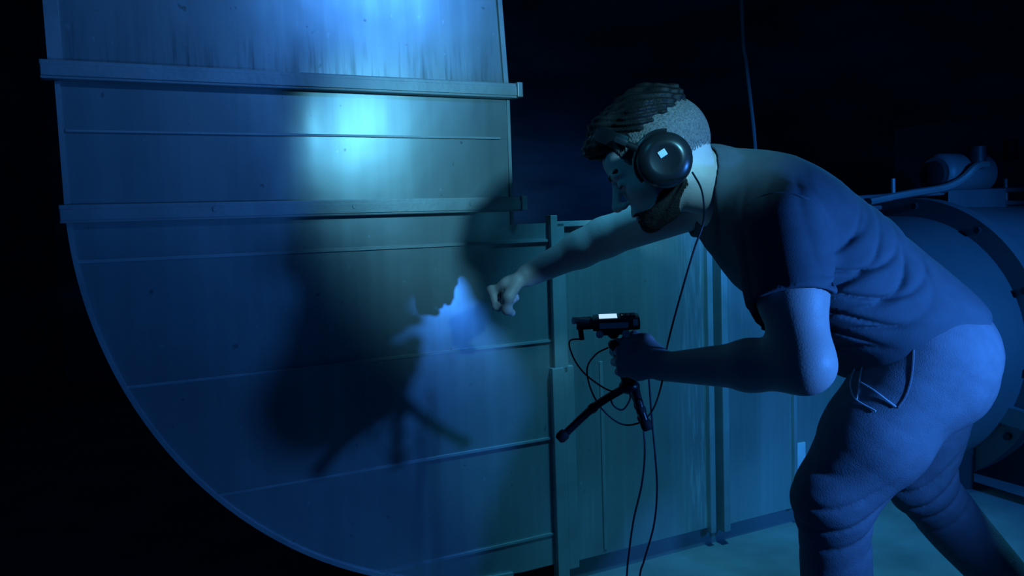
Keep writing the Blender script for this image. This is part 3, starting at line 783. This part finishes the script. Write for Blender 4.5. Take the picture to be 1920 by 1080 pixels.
# ------------------------------------------------------------------ tripod + recorder
X_, Y_, Z_ = HandL[2]; G = HandL[4]
stc = G((.086, 0, -.034)) ; st_top = P(1150, 632, 0.0 + float(stc[1])); st_bot = P(1180, 728, float(stc[1]) - .004)
stc = Vector(stc)
tri = empty('mini_tripod', st_bot); tag(tri, 'small black flexible-leg tripod gripped in the man\'s hand', 'tripod')
dirs = (st_top - st_bot).normalized(); mid = (st_top + st_bot) / 2; shift = (stc - mid); shift -= dirs * shift.dot(dirs); 
st_top += shift * .0; st_bot += shift * .0
MB().lathe(st_bot, st_top - st_bot, [(0, 0), (0, .016), (.012, .018), (.020, .012), (.085, .011), (.095, .016), (.105, .016), (.110, .010), (.110, 0)], 20).build('center_stem', M['black'], tri, smooth=True)
MB().ball(st_top + Vector((0, 0, .010)), .014).build('ball_head', M['black'], tri, smooth=True)
MB().lathe(st_top + Vector((0, 0, .016)), (0, 0, 1), [(0, 0), (0, .010), (.004, .020), (.010, .020), (.010, 0)], 24).build('mount_plate', M['black'], tri, smooth=True)
MB().cyl(st_top + Vector((.006, -.008, -.006)), st_top + Vector((.030, -.018, -.014)), .0055).build('lock_lever', M['silver'], tri, smooth=True)
MB().ball(st_bot + Vector((0, 0, .004)), .021, (1.1, 1, .8)).build('leg_hub', M['black'], tri, smooth=True)
def tleg(pts):
    o = MB(); q = catmull(pts)
    o.tube(pts, .0088, 12)
    L_ = o.build('leg', M['black'], tri, smooth=True)
    a = q[-2]; bb = q[-1]; dd = (bb - a).normalized()
    MB().lathe(bb - dd * .014, dd, [(0, 0), (0, .0100), (.004, .0120), (.016, .0120), (.022, .008), (.022, 0)], 16).build('rubber_foot', M['matte'], L_, smooth=True)
    k = len(q) // 2; dd = (q[k + 1] - q[k]).normalized()
    MB().lathe(q[k], dd, [(0, 0), (0, .0098), (.006, .0104), (.012, .0098), (.012, 0)], 16).build('joint_ring', M['matte'], L_, smooth=True)
Yt = float(st_bot.y)
tleg([st_bot + Vector((-.01, -.004, .002)), P(1130, 752, Yt - .02), P(1100, 775, Yt - .035), P(1052, 820, Yt - .05)])
tleg([st_bot + Vector((.012, -.006, .002)), P(1196, 748, Yt - .02), P(1206, 780, Yt - .03), P(1213, 800, Yt - .035)])
tleg([st_bot + Vector((.004, .012, .002)), P(1192, 745, Yt + .03), P(1200, 770, Yt + .07), P(1206, 786, Yt + .10)])

rec = empty('audio_recorder', st_top + Vector((0, 0, .03))); tag(rec, 'handheld audio recorder with a lit screen, mounted on the small tripod', 'recorder')
rx = unit([.985, -.10, .02]); rz = unit([-.03, -.045, 1.0]); ry = np.cross(rz, rx); ry = unit(ry); rz = np.cross(rx, ry)
rcn = P(1150, 603, float(st_top.y)); rcn = Vector(rcn)
RM = Matrix(((rx[0], ry[0], rz[0], rcn.x), (rx[1], ry[1], rz[1], rcn.y), (rx[2], ry[2], rz[2], rcn.z), (0, 0, 0, 1)))
MB().box((-.045, -.036, -.014), (.055, .036, .012), .007).build('case', M['black'], rec, RM, True)
MB().box((-.030, -.0375, -.008), (.030, -.0358, .004), .001).build('side_panel', M['silver'], rec, RM)
MB().box((-.030, -.026, .0118), (.008, .026, .0128)).build('screen', M['screen'], rec, RM)
MB().box((.014, -.022, .0118), (.046, .022, .0140), .001).build('keypad', M['matte'], rec, RM)
for k in range(3): MB().cyl((.020 + k * .011, -.010, .0138), (.020 + k * .011, -.010, .0160), .003).build('button', M['silver'], rec, RM)
MB().box((.040, -.0385, -.004), (.050, -.0355, .010), .001).build('input_jack', M['logo'], rec, RM)
MB().box((-.078, -.030, -.010), (-.044, .030, .002), .004).build('microphone_block', M['black'], rec, RM, True)
for s in (-1, 1):
    MB().cyl((-.048, s * .016, .004), (-.085, -s * .006, .006), .007).build('microphone', M['silver'], rec, RM, True)
MB().box((-.026, -.020, -.026), (.026, .020, -.0135), .004).build('shoe_mount', M['black'], rec, RM, True)
for x in (-.030, .024): MB().cyl((x, -.024, -.020), (x, -.036, -.020), .008).build('clamp_screw', M['silver'], rec, RM, True)
MB().cyl((-.070, -.012, -.010), (-.068, -.012, -.034), .0055).build('cable_plug', M['matte'], rec, RM, True)

# ------------------------------------------------------------------ cables
Yr = float(rcn.y)
hcup = fromhead((-.030, .098, -.045))
tag(MB().tube([hcup, P(1314, 352, 1.47), P(1320, 385, 1.46), P(1318, 420, 1.44), P(1302, 466, 1.44), P(1280, 540, 1.45), P(1258, 620, 1.50), P(1248, 665, 1.66), P(1240, 722, 1.60), P(1224, 768, Yr - .01), P(1200, 792, Yr - .02), P(1165, 795, Yr - .02), P(1130, 768, Yr - .02), P(1108, 730, Yr - .01), P(1101, 690, Yr), P(1118, 664, Yr), P(1140, 652, Yr + .01)], .0019, 8).build('headphone_cable', M['cable'], smooth=True),
    'thin black cable running from the ear cup down and looping under the tripod', 'cable')
tag(MB().tube([Vector(RM @ Vector((-.068, -.012, -.032))), P(1068, 640, Yr - .01), P(1074, 668, Yr - .015), P(1092, 696, Yr - .02), P(1118, 718, Yr - .02), P(1146, 733, Yr - .03), P(1172, 730, Yr - .03), P(1182, 745, Yr - .03), P(1168, 768, Yr - .03), P(1150, 760, Yr - .03), P(1146, 742, Yr - .03), P(1160, 728, Yr - .03)], .0019, 8).build('microphone_cable', M['cable'], smooth=True),
    'thin black cable hanging from the left end of the recorder and coiling below the hand', 'cable')
def drop(name, px, end, label):
    e = Vector(end)
    tag(MB().tube([P(*a) for a in px] + [e + Vector((0, 0, .12)), e + Vector((.02, .03, .005)), e + Vector((.12, .10, .004))], .0022, 8).build(name, M['cable'], smooth=True), label, 'cable')
a = P(1178, 1080, 1.60)
drop('trailing_cable', [(1196, 735, Yr + .02), (1206, 800, Yr + .01), (1209, 850, Yr), (1203, 910, Yr), (1188, 975, Yr + .01), (1179, 1040, Yr + .02), (1175, 1085, Yr + .03)], (float(a.x) - .01, float(a.y) + .06, 0), 'left one of two black cables hanging from the tripod to the floor')
a = P(1200, 1080, 1.62)
drop('trailing_cable', [(1216, 700, Yr + .02), (1222, 780, Yr + .02), (1229, 860, Yr + .01), (1232, 920, Yr + .01), (1226, 985, Yr + .01), (1208, 1050, Yr + .02), (1199, 1090, Yr + .03)], (float(a.x) + .0, float(a.y) + .06, 0), 'right one of two black cables hanging from the tripod to the floor')
